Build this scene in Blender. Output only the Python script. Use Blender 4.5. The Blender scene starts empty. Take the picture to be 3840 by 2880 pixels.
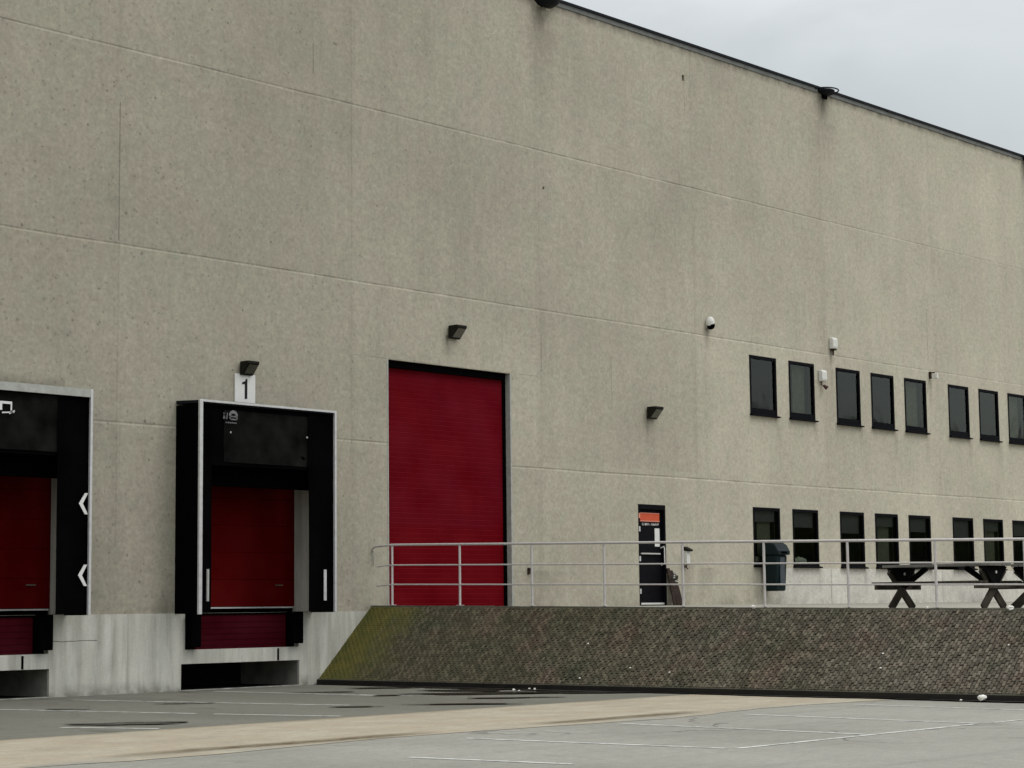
import bpy, bmesh, math, random
from mathutils import Vector, Matrix
R = math.radians
random.seed(7)
sc = bpy.context.scene

# ---------------------------------------------------------------- camera
cam = bpy.data.cameras.new('camera')
cam.lens = 70.3125; cam.sensor_width = 36; cam.clip_start = 0.1; cam.clip_end = 3000
co = bpy.data.objects.new('camera', cam); sc.collection.objects.link(co); sc.camera = co
EYE = 1.362
th, pit, rol = R(41.7549), R(6.367), R(-0.6428)
m = Matrix.Rotation(th - R(90), 4, 'Z') @ Matrix.Rotation(R(90) + pit, 4, 'X') @ Matrix.Rotation(rol, 4, 'Z')
co.matrix_world = Matrix.Translation((0, -27.1413, EYE)) @ m

# ---------------------------------------------------------------- world (overcast)
SUN_EL, SUN_AZ = R(52), R(-60)         # azimuth of the sun measured from +x towards +y
w = bpy.data.worlds.new('World'); sc.world = w; w.use_nodes = True
nt = w.node_tree; nt.nodes.clear()
out = nt.nodes.new('ShaderNodeOutputWorld')
sky = nt.nodes.new('ShaderNodeTexSky'); sky.sky_type = 'NISHITA'; sky.sun_disc = False
sky.sun_elevation = SUN_EL; sky.sun_rotation = R(90) - SUN_AZ
b1 = nt.nodes.new('ShaderNodeBackground'); b1.inputs[1].default_value = 0.05
nt.links.new(sky.outputs[0], b1.inputs[0])
tc = nt.nodes.new('ShaderNodeTexCoord')
sp = nt.nodes.new('ShaderNodeSeparateXYZ'); nt.links.new(tc.outputs['Generated'], sp.inputs[0])
rp = nt.nodes.new('ShaderNodeValToRGB'); nt.links.new(sp.outputs[2], rp.inputs[0])
cr = rp.color_ramp
cr.elements[0].position = 0.0; cr.elements[0].color = (.455, .445, .395, 1)
cr.elements[1].position = 1.0; cr.elements[1].color = (2.02, 2.0, 1.9, 1)
e = cr.elements.new(.22); e.color = (.465, .46, .405, 1)
e = cr.elements.new(.5); e.color = (1.08, 1.08, 1.03, 1)
mp = nt.nodes.new('ShaderNodeMapping'); mp.inputs['Scale'].default_value = (1, 1, 2.4)
nt.links.new(tc.outputs['Generated'], mp.inputs[0])
nz = nt.nodes.new('ShaderNodeTexNoise'); nz.inputs['Scale'].default_value = 5.5; nz.inputs['Detail'].default_value = 6
nz.inputs['Distortion'].default_value = .4
nt.links.new(mp.outputs[0], nz.inputs['Vector'])
r2 = nt.nodes.new('ShaderNodeMapRange'); r2.inputs[1].default_value = .3; r2.inputs[2].default_value = .7
r2.inputs[3].default_value = .84; r2.inputs[4].default_value = 1.12
nt.links.new(nz.outputs[0], r2.inputs[0])
mx = nt.nodes.new('ShaderNodeVectorMath'); mx.operation = 'SCALE'
nt.links.new(rp.outputs[0], mx.inputs[0]); nt.links.new(r2.outputs[0], mx.inputs['Scale'])
b2 = nt.nodes.new('ShaderNodeBackground'); b2.inputs[1].default_value = 1.0
nt.links.new(mx.outputs[0], b2.inputs[0])
ad = nt.nodes.new('ShaderNodeAddShader'); nt.links.new(b1.outputs[0], ad.inputs[0]); nt.links.new(b2.outputs[0], ad.inputs[1])
nt.links.new(ad.outputs[0], out.inputs[0])

sd = bpy.data.lights.new('sun', 'SUN'); sd.energy = 0.6; sd.angle = R(18); sd.color = (1, .97, .92)
so = bpy.data.objects.new('sun', sd); sc.collection.objects.link(so)
dvec = Vector((math.cos(SUN_EL) * math.cos(SUN_AZ), math.cos(SUN_EL) * math.sin(SUN_AZ), math.sin(SUN_EL)))
so.rotation_euler = dvec.to_track_quat('Z', 'Y').to_euler(); so.location = (10, -30, 40)

sc.view_settings.view_transform = 'Standard'; sc.view_settings.look = 'None'
sc.view_settings.exposure = 0.0; sc.view_settings.gamma = 1.0

# ---------------------------------------------------------------- material helper
class Mat:
    def __init__(s, name, rough=.8, spec=.3, metal=0):
        s.m = bpy.data.materials.new(name); s.m.use_nodes = True
        s.t = s.m.node_tree; s.b = s.t.nodes['Principled BSDF']
        s.b.inputs['Roughness'].default_value = rough
        s.b.inputs['Specular IOR Level'].default_value = spec
        s.b.inputs['Metallic'].default_value = metal
        s._p = None
    def n(s, k): return s.t.nodes.new(k)
    def l(s, a, b): s.t.links.new(a, b)
    def put(s, sock, v):
        if hasattr(v, 'is_output'): s.l(v, sock)
        elif isinstance(v, (tuple, list)):
            v = tuple(v)
            sock.default_value = v + (1,) if (len(v) == 3 and sock.type == 'RGBA') else v
        else: sock.default_value = v
    def pos(s):
        if s._p is None: s._p = s.n('ShaderNodeNewGeometry').outputs['Position']
        return s._p
    def obj(s): return s.n('ShaderNodeTexCoord').outputs['Object']
    def xyz(s, v=None):
        q = s.n('ShaderNodeSeparateXYZ'); s.l(v or s.pos(), q.inputs[0]); return q.outputs
    def math(s, op, a, b=None, c=None, clamp=False):
        q = s.n('ShaderNodeMath'); q.operation = op; q.use_clamp = clamp; s.put(q.inputs[0], a)
        if b is not None: s.put(q.inputs[1], b)
        if c is not None: s.put(q.inputs[2], c)
        return q.outputs[0]
    def comb(s, x, y, z):
        q = s.n('ShaderNodeCombineXYZ'); s.put(q.inputs[0], x); s.put(q.inputs[1], y); s.put(q.inputs[2], z); return q.outputs[0]
    def scale(s, v, sx, sy=None, sz=None):
        q = s.n('ShaderNodeMapping'); s.l(v, q.inputs[0])
        q.inputs['Scale'].default_value = (sx, sx if sy is None else sy, sx if sz is None else sz); return q.outputs[0]
    def noise(s, v, scale, detail=3, rough=.55, dist=0):
        q = s.n('ShaderNodeTexNoise'); s.l(v, q.inputs['Vector']); q.inputs['Scale'].default_value = scale
        q.inputs['Detail'].default_value = detail; q.inputs['Roughness'].default_value = rough; q.inputs['Distortion'].default_value = dist
        return q.outputs[0]
    def vor(s, v, scale):
        q = s.n('ShaderNodeTexVoronoi'); s.l(v, q.inputs['Vector']); q.inputs['Scale'].default_value = scale; return q.outputs
    def white(s, v):
        q = s.n('ShaderNodeTexWhiteNoise'); q.noise_dimensions = '3D'; s.l(v, q.inputs['Vector']); return q.outputs[0]
    def rng(s, v, a, b, c=0., d=1.):
        q = s.n('ShaderNodeMapRange'); s.put(q.inputs[0], v)
        for i, k in enumerate((a, b, c, d)): s.put(q.inputs[i + 1], k)
        return q.outputs[0]
    def mix(s, a, b, f, mode='MIX'):
        q = s.n('ShaderNodeMix'); q.data_type = 'RGBA'; q.blend_type = mode
        s.put(q.inputs[6], a); s.put(q.inputs[7], b); s.put(q.inputs[0], f); return q.outputs[2]
    def mul(s, c, f):
        q = s.n('ShaderNodeVectorMath'); q.operation = 'SCALE'; s.put(q.inputs[0], c); s.put(q.inputs['Scale'], f); return q.outputs[0]
    def color(s, c): s.put(s.b.inputs['Base Color'], c); return s
    def bump(s, h, dist=.01, strength=1.):
        q = s.n('ShaderNodeBump'); s.l(h, q.inputs['Height']); q.inputs['Distance'].default_value = dist
        q.inputs['Strength'].default_value = strength; s.l(q.outputs[0], s.b.inputs['Normal']); return s
    def rough(s, v): s.put(s.b.inputs['Roughness'], v); return s

def simple(name, col, rough=.7, spec=.3, metal=0, var=.15, sc_=9., bump=0.):
    M = Mat(name, rough, spec, metal); o = M.obj()
    n = M.noise(o, sc_, 5, .6)
    M.color(M.mul(col, M.rng(n, .25, .75, 1 - var, 1 + var)))
    M.rough(M.rng(M.noise(o, sc_ * .6, 3), .3, .7, max(0, rough - .1), min(1, rough + .1)))
    if bump: M.bump(M.noise(o, sc_ * 6, 4), bump)
    return M.m

# ---------------------------------------------------------------- mesh helpers
class MB:
    def __init__(s): s.v = []; s.f = []
    def add(s, vs, fs):
        k = len(s.v); s.v += [tuple(p) for p in vs]; s.f += [tuple(i + k for i in f) for f in fs]; return s
    def quad(s, a, b, c, d): return s.add([a, b, c, d], [(0, 1, 2, 3)])
    def box(s, x0, x1, y0, y1, z0, z1):
        vs = [(x, y, z) for x in (x0, x1) for y in (y0, y1) for z in (z0, z1)]
        return s.add(vs, [(0, 1, 3, 2), (4, 6, 7, 5), (0, 4, 5, 1), (2, 3, 7, 6), (0, 2, 6, 4), (1, 5, 7, 3)])
    def bar(s, p, q, wd, ht, up=(0, 0, 1)):      # rectangular bar from p to q
        p = Vector(p); q = Vector(q); d = (q - p).normalized(); u = Vector(up)
        sd_ = d.cross(u).normalized(); u = sd_.cross(d).normalized()
        vs = [e_ + sd_ * (a * wd / 2) + u * (b * ht / 2) for e_ in (p, q) for a, b in ((-1, -1), (1, -1), (1, 1), (-1, 1))]
        return s.add(vs, [(3, 2, 1, 0), (4, 5, 6, 7), (0, 1, 5, 4), (1, 2, 6, 5), (2, 3, 7, 6), (3, 0, 4, 7)])
    def tube(s, pts, r, n=10, cap=True):
        pts = [Vector(p) for p in pts]; rings = []
        for i, p in enumerate(pts):
            d = (pts[min(i + 1, len(pts) - 1)] - pts[max(i - 1, 0)]).normalized()
            a = Vector((0, 0, 1)) if abs(d.z) < .9 else Vector((1, 0, 0))
            u = d.cross(a).normalized(); v = u.cross(d)
            rr = r[i] if isinstance(r, (list, tuple)) else r
            rings.append([p + u * (math.cos(t) * rr) + v * (math.sin(t) * rr) for t in [2 * math.pi * k / n for k in range(n)]])
        vs = [q for g in rings for q in g]; fs = []
        for i in range(len(pts) - 1):
            for k in range(n):
                a = i * n + k; b = i * n + (k + 1) % n; fs.append((a, b, b + n, a + n))
        if cap: fs += [tuple(range(n))[::-1], tuple(range((len(pts) - 1) * n, len(pts) * n))]
        return s.add(vs, fs)
    def prism(s, poly, axis, a0, a1):   # poly in the two other axes; axis 0,1,2
        n = len(poly)
        def mk(p, a):
            l = list(p); l.insert(axis, a); return tuple(l)
        vs = [mk(p, a0) for p in poly] + [mk(p, a1) for p in poly]
        fs = [tuple(range(n))[::-1], tuple(range(n, 2 * n))] + [(i, (i + 1) % n, (i + 1) % n + n, i + n) for i in range(n)]
        return s.add(vs, fs)
    def build(s, name, mat, parent=None, origin=(0, 0, 0), bevel=0, smooth=False, recalc=True):
        me = bpy.data.meshes.new(name); o_ = Vector(origin)
        me.from_pydata([tuple(Vector(v) - o_) for v in s.v], [], s.f); me.update()
        bm = bmesh.new(); bm.from_mesh(me); 
        if recalc: bmesh.ops.recalc_face_normals(bm, faces=bm.faces)
        if smooth:
            for f in bm.faces: f.smooth = True
        bm.to_mesh(me); bm.free()
        me.materials.append(mat)
        o = bpy.data.objects.new(name, me); sc.collection.objects.link(o)
        if parent is not None: o.parent = parent
        else: o.location = origin
        if bevel:
            b = o.modifiers.new('bevel', 'BEVEL'); b.width = bevel; b.segments = 2; b.limit_method = 'ANGLE'; b.angle_limit = R(40)
        return o

def thing(name, label, cat, loc, group=None, rz=0):
    o = bpy.data.objects.new(name, None); sc.collection.objects.link(o); o.location = loc; o.rotation_euler = (0, 0, rz)
    o.empty_display_size = .2
    return tag(o, label, cat, group)
def tag(o, label=None, cat=None, group=None, kind=None):
    if label: o['label'] = label
    if cat: o['category'] = cat
    if group: o['group'] = group
    if kind: o['kind'] = kind
    return o
def struct(o): o['kind'] = 'structure'; return o
def copy_tree(o, parent=None):
    c = o.copy(); sc.collection.objects.link(c)
    if parent is not None: c.parent = parent
    for ch in list(o.children): copy_tree(ch, c)
    return c

def grid_wall(x0, x1, z0, z1, y, holes, depth, skip_reveal=()):
    """front face at y with rectangular holes and their reveals"""
    xs = sorted(set([x0, x1] + [h[0] for h in holes] + [h[1] for h in holes]))
    zs = sorted(set([z0, z1] + [h[2] for h in holes] + [h[3] for h in holes]))
    xs = [x for x in xs if x0 <= x <= x1]; zs = [z for z in zs if z0 <= z <= z1]
    M = MB()
    for i in range(len(xs) - 1):
        for j in range(len(zs) - 1):
            cx, cz = (xs[i] + xs[i + 1]) / 2, (zs[j] + zs[j + 1]) / 2
            if any(h[0] < cx < h[1] and h[2] < cz < h[3] for h in holes): continue
            M.quad((xs[i], y, zs[j]), (xs[i + 1], y, zs[j]), (xs[i + 1], y, zs[j + 1]), (xs[i], y, zs[j + 1]))
    for a, b, c, d, *dp in holes:
        dd = dp[0] if dp else depth
        M.quad((a, y, c), (a, y + dd, c), (a, y + dd, d), (a, y, d))
        M.quad((b, y, c), (b, y, d), (b, y + dd, d), (b, y + dd, c))
        M.quad((a, y, d), (a, y + dd, d), (b, y + dd, d), (b, y, d))
        M.quad((a, y, c), (b, y, c), (b, y + dd, c), (a, y + dd, c))
    return M

# ---------------------------------------------------------------- layout numbers (metres; wall face is y = 0)
FLOOR = 1.36                      # dock floor and platform level at the wall
ROOF = 14.37
WIN_U = [38.85, 40.50, 42.60, 44.24, 45.89, 48.17, 49.85, 51.52, 53.62, 55.27, 56.92, 59.05, 60.7, 62.35]
WW = 1.11
def kz(y): return 1.425 + .0122 * y          # kerb top on the platform edge
def pz(y): return 1.362 + .0105 * y          # platform surface
KX, TX, TZ = 26.40, 25.0, .085

# ---------------------------------------------------------------- materials
def wall_material():
    M = Mat('precast_concrete', .92, .15); P = M.pos(); x, y, z = M.xyz()
    add = lambda a, b: M.math('ADD', a, b)
    mul = lambda a, b: M.math('MULTIPLY', a, b)
    # panel indices -> a tone of its own for every precast panel
    pi_ = M.math('FLOOR', M.math('DIVIDE', M.math('SUBTRACT', x, 20.46), 5.42))
    row = add(add(M.math('GREATER_THAN', z, 4.35), M.math('GREATER_THAN', z, 7.55)), M.math('GREATER_THAN', z, 10.96))
    tone = M.rng(M.white(M.comb(pi_, row, 3.3)), 0, 1, .965, 1.035)
    hue = M.noise(P, .75, 4, .6)
    col = M.mix((.356, .325, .262), (.344, .325, .258), M.rng(hue, .4, .6))
    hue2 = M.noise(P, 2.1, 3, .6)
    col = M.mix(col, (.350, .308, .256), M.rng(hue2, .5, .68, 0, .28))
    col = M.mix(col, (.290, .308, .242), M.rng(M.noise(P, 2.7, 4, .65), .54, .70, 0, .5))
    v = tone
    v = mul(v, M.rng(M.noise(P, .22, 4), .33, .67, .91, 1.08)); v = mul(v, M.rng(M.noise(M.scale(P, 1.2, 1, .8), .8, 4, .6), .35, .65, .955, 1.035))
    # rain streaks
    st = M.noise(M.scale(P, 1.7, 1, .07), 1.0, 5, .62)
    v = mul(v, M.rng(st, .35, .7, 1.02, .965))
    v = mul(v, M.rng(add(x, mul(z, -.7)), 16, 46, .93, 1.33))  # brighter light to the right and low, painted into the wall colour
    st2 = M.noise(M.scale(P, 7, 1, .22), 1.0, 3, .6)
    v = mul(v, M.rng(st2, .4, .75, 1.01, .97))
    # coarse aggregate grain
    gr = M.noise(P, 14, 4, .7); v = mul(v, M.rng(gr, .3, .7, .86, 1.18))
    gr2 = M.noise(P, 6, 3, .6); v = mul(v, M.rng(gr2, .3, .7, .91, 1.09))
    # popped-out stones: small dark pits, more of them on the panels by the docks
    vo = M.vor(P, 4.5); rnd = M.white(vo[2])
    pit_r = M.rng(rnd, 0, 1, -.08, .15)
    dens = M.rng(x, 20, 38, 1.0, .3)
    pit_m = M.math('LESS_THAN', vo[0], mul(pit_r, dens)); v = mul(v, M.rng(pit_m, 0, 1, 1, .66))
    vo2 = M.vor(P, 9.5); pm2 = M.math('LESS_THAN', vo2[0], mul(M.rng(M.white(vo2[2]), .3, 1, 0, .30), dens)); v = mul(v, M.rng(pm2, 0, 1, 1, .78))
    # joints
    brk = M.noise(M.scale(P, 1.6, 1, 1.6), 1.0, 3)
    dark = None; light = None
    def acc(a, b): return b if a is None else M.math('MAXIMUM', a, b)
    def line(c, at, half): return M.math('LESS_THAN', M.math('ABSOLUTE', M.math('SUBTRACT', c, at)), half)
    left = M.math('LESS_THAN', x, 26.84)
    right = M.math('GREATER_THAN', x, 30.3)
    wob = mul(M.math('SUBTRACT', M.noise(M.scale(P, .35, 1, 1), 1, 2), .5), .04)
    zz = add(z, wob)
    fade_r = M.rng(x, 38, 56, 1, .35)
    for zj, msk in ((10.96, fade_r), (7.55, fade_r), (4.515, left), (4.22, right)):
        dark = acc(dark, mul(line(zz, zj, .013), msk)); light = acc(light, mul(line(zz, zj - .028, .014), msk))
    sl = mul(M.math('LESS_THAN', x, 31.2), M.math('GREATER_THAN', x, 25.95))
    dark = acc(dark, mul(mul(line(z, 6.13, .008), sl), .55))
    dk = mul(dark, M.rng(brk, .38, .6, .25, 1.)); lt = mul(light, M.rng(brk, .35, .62, 1., .4))
    # vertical joints
    fr = M.math('ABSOLUTE', M.math('SUBTRACT', M.math('FRACT', add(M.math('DIVIDE', M.math('SUBTRACT', x, 20.46), 5.42), .5)), .5))
    vj = M.math('LESS_THAN', fr, .0022)
    vfade = M.rng(M.noise(M.scale(P, .8, 1, .25), 1, 2), .45, .65, .03, .34)
    dk = M.math('MAXIMUM', dk, mul(vj, vfade))
    for xa, za, zb, s_ in ((20.46, 7.6, 10.0, .9), (24.9, 11.35, 11.95, .9), (31.33, 6.25, 7.0, .6), (33.65, 5.6, 6.75, .5), (36.5, 12.6, 13.5, .5), (47.17, 7.7, 9.2, .7)):
        k = mul(mul(line(x, xa, .013), M.math('GREATER_THAN', z, za)), M.math('LESS_THAN', z, zb)); dk = M.math('MAXIMUM', dk, mul(k, s_))
    v = mul(v, M.rng(dk, 0, 1, 1, .64)); v = mul(v, M.rng(lt, 0, 1, 1, 1.34))
    # grey band on both sides of vertical joints (run-off)
    bandm = M.rng(fr, 0, .035, 1, 0); v = mul(v, M.rng(mul(bandm, M.rng(st2, .3, .6, 0, 1)), 0, 1, 1, .93))
    # stains below fittings
    stain_shadow = None
    sn = M.rng(M.noise(M.scale(P, 9, 1, 2.2), 1, 4, .6), .3, .65, .45, 1.)
    for xc, zt, zb, wd, s_ in ((31.42, 14.2, 13.25, .22, 1.), (31.5, 13.6, 11.8, .5, .22), (42.35, 14.2, 13.2, .24, .95), (42.4, 13.5, 11.0, .5, .25), (53.1, 14.2, 13.1, .22, .9),
                               (28.50, 6.74, 6.16, .06, .85), (34.9, 5.5, 4.75, .09, .6), (35.05, 5.5, 4.3, .2, .16), (37.2, 7.72, 7.15, .1, .65),
                               (42.4, 7.72, 7.1, .07, .95), (42.42, 7.2, 5.6, .09, .35), (23.2, 5.6, 4.9, .3, .25), (47.25, 7.3, 6.2, .08, .4),
                               (37.0, 2.2, 1.3, .3, .3), (36.2, 2.3, 1.4, .25, .35), (31.2, 2.1, 1.35, .7, .25)):
        gx = M.math('POWER', 2.718, mul(M.math('POWER', M.math('DIVIDE', M.math('SUBTRACT', x, xc), wd), 2), -1.))
        gz = mul(M.rng(z, zb, zt, 0, 1), M.math('LESS_THAN', z, zt))
        k = mul(mul(gx, gz), s_); stain_shadow = acc(stain_shadow, k)
    sills = None
    for k_, xc in enumerate(WIN_U[:9]):
        for zt, s_ in ((5.84, .3), (2.24, .35)):
            gx = M.math('POWER', 2.718, mul(M.math('POWER', M.math('DIVIDE', M.math('SUBTRACT', x, xc + WW + .02), .1), 2), -1.))
            k = mul(mul(gx, mul(M.rng(z, zt - .9, zt, 0, 1), M.math('LESS_THAN', z, zt))), s_); stain_shadow = M.math('MAXIMUM', stain_shadow, k)
    stain_shadow = mul(stain_shadow, sn)
    shelter_shadow = mul(mul(M.rng(z, 5.02, 5.22, 1, 0), M.math('GREATER_THAN', z, 4.9)), mul(M.math('LESS_THAN', x, 19.4), mul(sn, .55))); stain_shadow = M.math('MAXIMUM', stain_shadow, shelter_shadow)  # thin shadow above the left shelter, painted into the wall colour
    # dirt along the roof edge and above the platform
    edge = mul(M.rng(z, 14.02, 14.22, 0, 1), M.rng(M.noise(M.scale(P, 3, 1, 1), 1, 4), .35, .6, .2, .75)); stain_shadow = M.math('MAXIMUM', stain_shadow, edge)
    foot = mul(M.rng(z, 1.85, 1.36, 0, 1), M.rng(M.noise(M.scale(P, 1.2, 1, 1), 1, 4, .7), .45, .65, 0, .4)); stain_shadow = M.math('MAXIMUM', stain_shadow, foot)
    # paler base panels below the lower windows
    base_m = mul(mul(M.rng(x, 39.0, 40.2, 0, 1), M.math('LESS_THAN', z, 2.22)), .8)
    col = M.mix(col, (.47, .455, .415), base_m)
    bj = mul(M.math('MAXIMUM', line(x, 42.13, .02), line(x, 47.53, .02)), M.math('LESS_THAN', z, 2.2)); v = mul(v, M.rng(bj, 0, 1, 1, .7))
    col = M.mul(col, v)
    col = M.mix(col, (.045, .036, .028), stain_shadow)
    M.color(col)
    h = add(mul(gr, .7), mul(M.noise(P, 40, 3), .3))
    h = add(h, mul(dk, -1.2)); h = add(h, mul(pit_m, -.8))
    M.bump(h, .008, .6)
    return M.m

def plinth_material():
    M = Mat('cast_concrete', .85, .2); P = M.pos(); x, y, z = M.xyz()
    st = M.noise(M.scale(P, 5, 5, .35), 1, 5, .65)
    big = M.noise(P, 1.1, 4, .6)
    col = M.mix((.50, .495, .44), (.34, .335, .295), M.rng(st, .42, .68))
    col = M.mix(col, (.58, .58, .53), M.rng(M.noise(M.scale(P, 4, 4, .6), 1, 4), .52, .7, 0, .75))
    col = M.mul(col, M.rng(big, .3, .7, .88, 1.1))
    gr = M.noise(P, 30, 4, .7); col = M.mul(col, M.rng(gr, .3, .7, .93, 1.06))
    wet = M.math('MULTIPLY', M.rng(z, .22, .0, 0, 1), M.rng(M.noise(P, 4, 3), .4, .6, .3, 1))
    col = M.mix(col, (.07, .07, .055), M.math('MULTIPLY', wet, .7))
    crack = M.math('MULTIPLY', M.math('LESS_THAN', M.math('ABSOLUTE', M.math('ADD', M.math('SUBTRACT', z, .9), M.math('MULTIPLY', M.math('SUBTRACT', M.noise(P, 1.3, 2), .5), .12))), .006), M.math('MULTIPLY', M.math('GREATER_THAN', x, 19.2), M.math('LESS_THAN', x, 20.1)))
    col = M.mix(col, (.1, .1, .09), crack)
    M.color(col); M.bump(gr, .006, .5); return M.m

def asphalt(name, c1, c2, dirt=.3, puddly=False):
    M = Mat(name, .85, .25); P = M.pos(); x, y, z = M.xyz()
    n = M.noise(M.scale(P, 1, .5, 1), .35, 5, .6); g = M.noise(P, 45, 3, .7)
    col = M.mix(c1, c2, M.rng(n, .35, .65))
    col = M.mul(col, M.rng(g, .25, .75, .8, 1.2))
    g2 = M.noise(P, 8, 5, .8); col = M.mul(col, M.rng(g2, .3, .7, .84, 1.16))
    d = M.rng(M.noise(M.scale(P, .8, 1.8, 1), 1, 5, .65), .55, .72, 0, dirt)
    col = M.mix(col, (.10, .098, .082), d)
    if puddly:
        wetn = M.noise(M.scale(P, 1.6, .33, 1), 1, 4, .6)
        near = M.rng(y, -3.5, 0, 0, 1)
        wm = M.rng(M.math('ADD', wetn, M.math('MULTIPLY', near, .12)), .62, .72, 0, .65)
        col = M.mix(col, (.035, .034, .03), wm); M.rough(M.rng(wm, 0, .6, .85, .35))
    q = M.n('ShaderNodeTexVoronoi'); q.feature = 'DISTANCE_TO_EDGE'; q.inputs['Scale'].default_value = .16
    wv = M.n('ShaderNodeVectorMath'); wv.operation = 'ADD'; M.l(P, wv.inputs[0]); nn_ = M.n('ShaderNodeTexNoise'); M.l(P, nn_.inputs['Vector']); nn_.inputs['Scale'].default_value = .7; nn_.inputs['Detail'].default_value = 5
    M.l(M.scale(nn_.outputs[1], 1.8), wv.inputs[1]); M.l(wv.outputs[0], q.inputs['Vector'])
    ck = M.math('MULTIPLY', M.rng(q.outputs[0], .0015, .004, 1, 0), M.rng(M.noise(P, .3, 2), .45, .55, 0, .6))
    col = M.mix(col, (.05, .048, .04), ck)
    oil = M.rng(M.noise(M.scale(P, 1, .7, 1), 1.6, 3, .5), .66, .74, 0, .35); col = M.mix(col, (.09, .088, .075), oil)
    ty = M.rng(M.noise(M.scale(P, .12, 2.2, 1), 1.2, 3, .5), .52, .68, 0, .16); col = M.mix(col, (.10, .098, .09), ty)
    M.color(col); M.bump(g, .006, .6); return M.m

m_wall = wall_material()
m_plinth = plinth_material()
m_ground = asphalt('lot_asphalt', (.205, .203, .178), (.262, .256, .228), .15)
m_road = asphalt('dock_asphalt', (.118, .116, .095), (.150, .147, .123), .4, True)
m_plat = asphalt('platform_concrete', (.26, .25, .21), (.32, .31, .27), .3)

def strip_material():
    M = Mat('drain_strip_concrete', .9, .2); P = M.pos(); x, y, z = M.xyz()
    c = M.mix((.335, .298, .226), (.30, .258, .195), M.rng(M.noise(P, 1.5, 4), .35, .65))
    c = M.mix(c, (.37, .35, .28), M.rng(M.noise(M.scale(P, .8, 1.6, 1), 1.2, 5, .65), .48, .66, 0, .7))
    c = M.mix(c, (.24, .225, .18), M.rng(M.noise(M.scale(P, 1, 1.5, 1), .9, 5, .7), .52, .70, 0, .6))
    lowm = M.math('MULTIPLY', M.rng(y, -11.5, -12.05, 0, 1), M.rng(M.noise(M.scale(P, .7, 2, 1), 1, 5, .7), .44, .56, 0, .85))
    c = M.mix(c, (.235, .23, .205), lowm)
    c = M.mul(c, M.rng(M.noise(P, 25, 4, .7), .3, .7, .88, 1.1)); c = M.mul(c, M.rng(M.noise(P, 6, 5, .8), .3, .7, .84, 1.14))
    wob = M.math('MULTIPLY', M.math('SUBTRACT', M.noise(M.scale(P, .5, 0, 0), 1, 3), .5), .35)
    yy = M.math('ADD', y, wob)
    band = M.rng(M.math('ABSOLUTE', M.math('ADD', yy, 11.6)), .08, .27, 1, 0)
    pres = M.math('MAXIMUM', M.math('MULTIPLY', M.rng(x, 11.4, 12.6, 0, 1), M.rng(x, 15.4, 16.2, 1, 0)), M.math('MULTIPLY', M.rng(x, 17.6, 18.3, 0, 1), M.rng(x, 20.4, 21.2, 1, 0)))
    spk = M.rng(M.noise(M.scale(P, 3, 7, 1), 1, 4, .7), .4, .6, .6, 1)
    c = M.mix(c, (.085, .062, .032), M.math('MULTIPLY', M.math('MULTIPLY', band, pres), spk))
    edge_shadow = M.math('MULTIPLY', M.rng(yy, -8.75, -8.5, 0, 1), .6)  # shadow gap along the upper edge, painted as a dark line
    c = M.mix(c, (.12, .10, .06), M.math('MULTIPLY', edge_shadow, spk))
    M.color(c); M.bump(M.noise(P, 30, 4), .006, .6); return M.m
m_strip = strip_material()

def paint_material():
    M = Mat('worn_road_paint', .7, .3); P = M.pos()
    c = M.mix((.55, .56, .53), (.26, .262, .24), M.rng(M.noise(P, 5, 5, .75), .45, .62, 0, .95))
    M.color(c); return M.m
m_paint = paint_material()

def paver_material():
    M = Mat('mossy_pavers', .95, .08); P = M.pos(); x, y, z = M.xyz()
    g = M.n('ShaderNodeNewGeometry'); rnd = g.outputs['Random Per Island']
    yy = M.rng(y, -1, -15, 0, 1)
    base = M.mix((.074, .066, .043), (.120, .106, .085), M.rng(M.math('ADD', yy, M.math('MULTIPLY', M.math('SUBTRACT', M.noise(P, .5, 3), .5), .8)), .2, .9))
    red = M.mix(base, (.100, .066, .050), M.rng(M.noise(P, 1.0, 4, .6), .48, .64, 0, .55))
    col = M.mix(red, (.052, .060, .038), M.rng(M.noise(P, 1.3, 5, .7), .45, .68, 0, .6))
    col = M.mul(col, M.rng(M.math('POWER', rnd, 1.6), 0, 1, .74, 1.5))
    col = M.mul(col, M.rng(M.noise(P, 22, 4, .7), .3, .7, .85, 1.15))
    # left end thickly covered with yellow-green moss
    moss = M.rng(M.math('ADD', M.math('ADD', y, M.math('MULTIPLY', M.math('SUBTRACT', x, 25.7), .15)), M.math('MULTIPLY', M.math('SUBTRACT', M.noise(P, 1.6, 5, .7), .5), 2.2)), -1.7, -.5, 0, .9)
    mc = M.mix((.075, .078, .024), (.118, .105, .026), M.rng(M.noise(P, 4, 4, .7), .35, .65))
    col = M.mix(col, mc, moss)
    sp_ = M.math('LESS_THAN', M.vor(P, 5)[0], .05)
    col = M.mix(col, (.02, .022, .015), M.math('MULTIPLY', sp_, .8))
    M.color(col); M.bump(M.noise(P, 35, 4, .7), .01, .9); return M.m
m_paver = paver_material()

def soil_material():
    M = Mat('mossy_joint_soil', 1, 0); P = M.pos()
    c = M.mix((.020, .020, .013), (.045, .05, .022), M.rng(M.noise(P, 2, 4), .4, .62))
    ymask = M.rng(M.xyz()[1], -7, -2, 0, .75)
    c = M.mix(c, (.062, .058, .036), ymask)
    c = M.mix(c, (.11, .11, .025), M.rng(M.xyz()[1], -1.4, -.9, 0, .8))
    M.color(c); return M.m
m_soil = soil_material()

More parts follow.
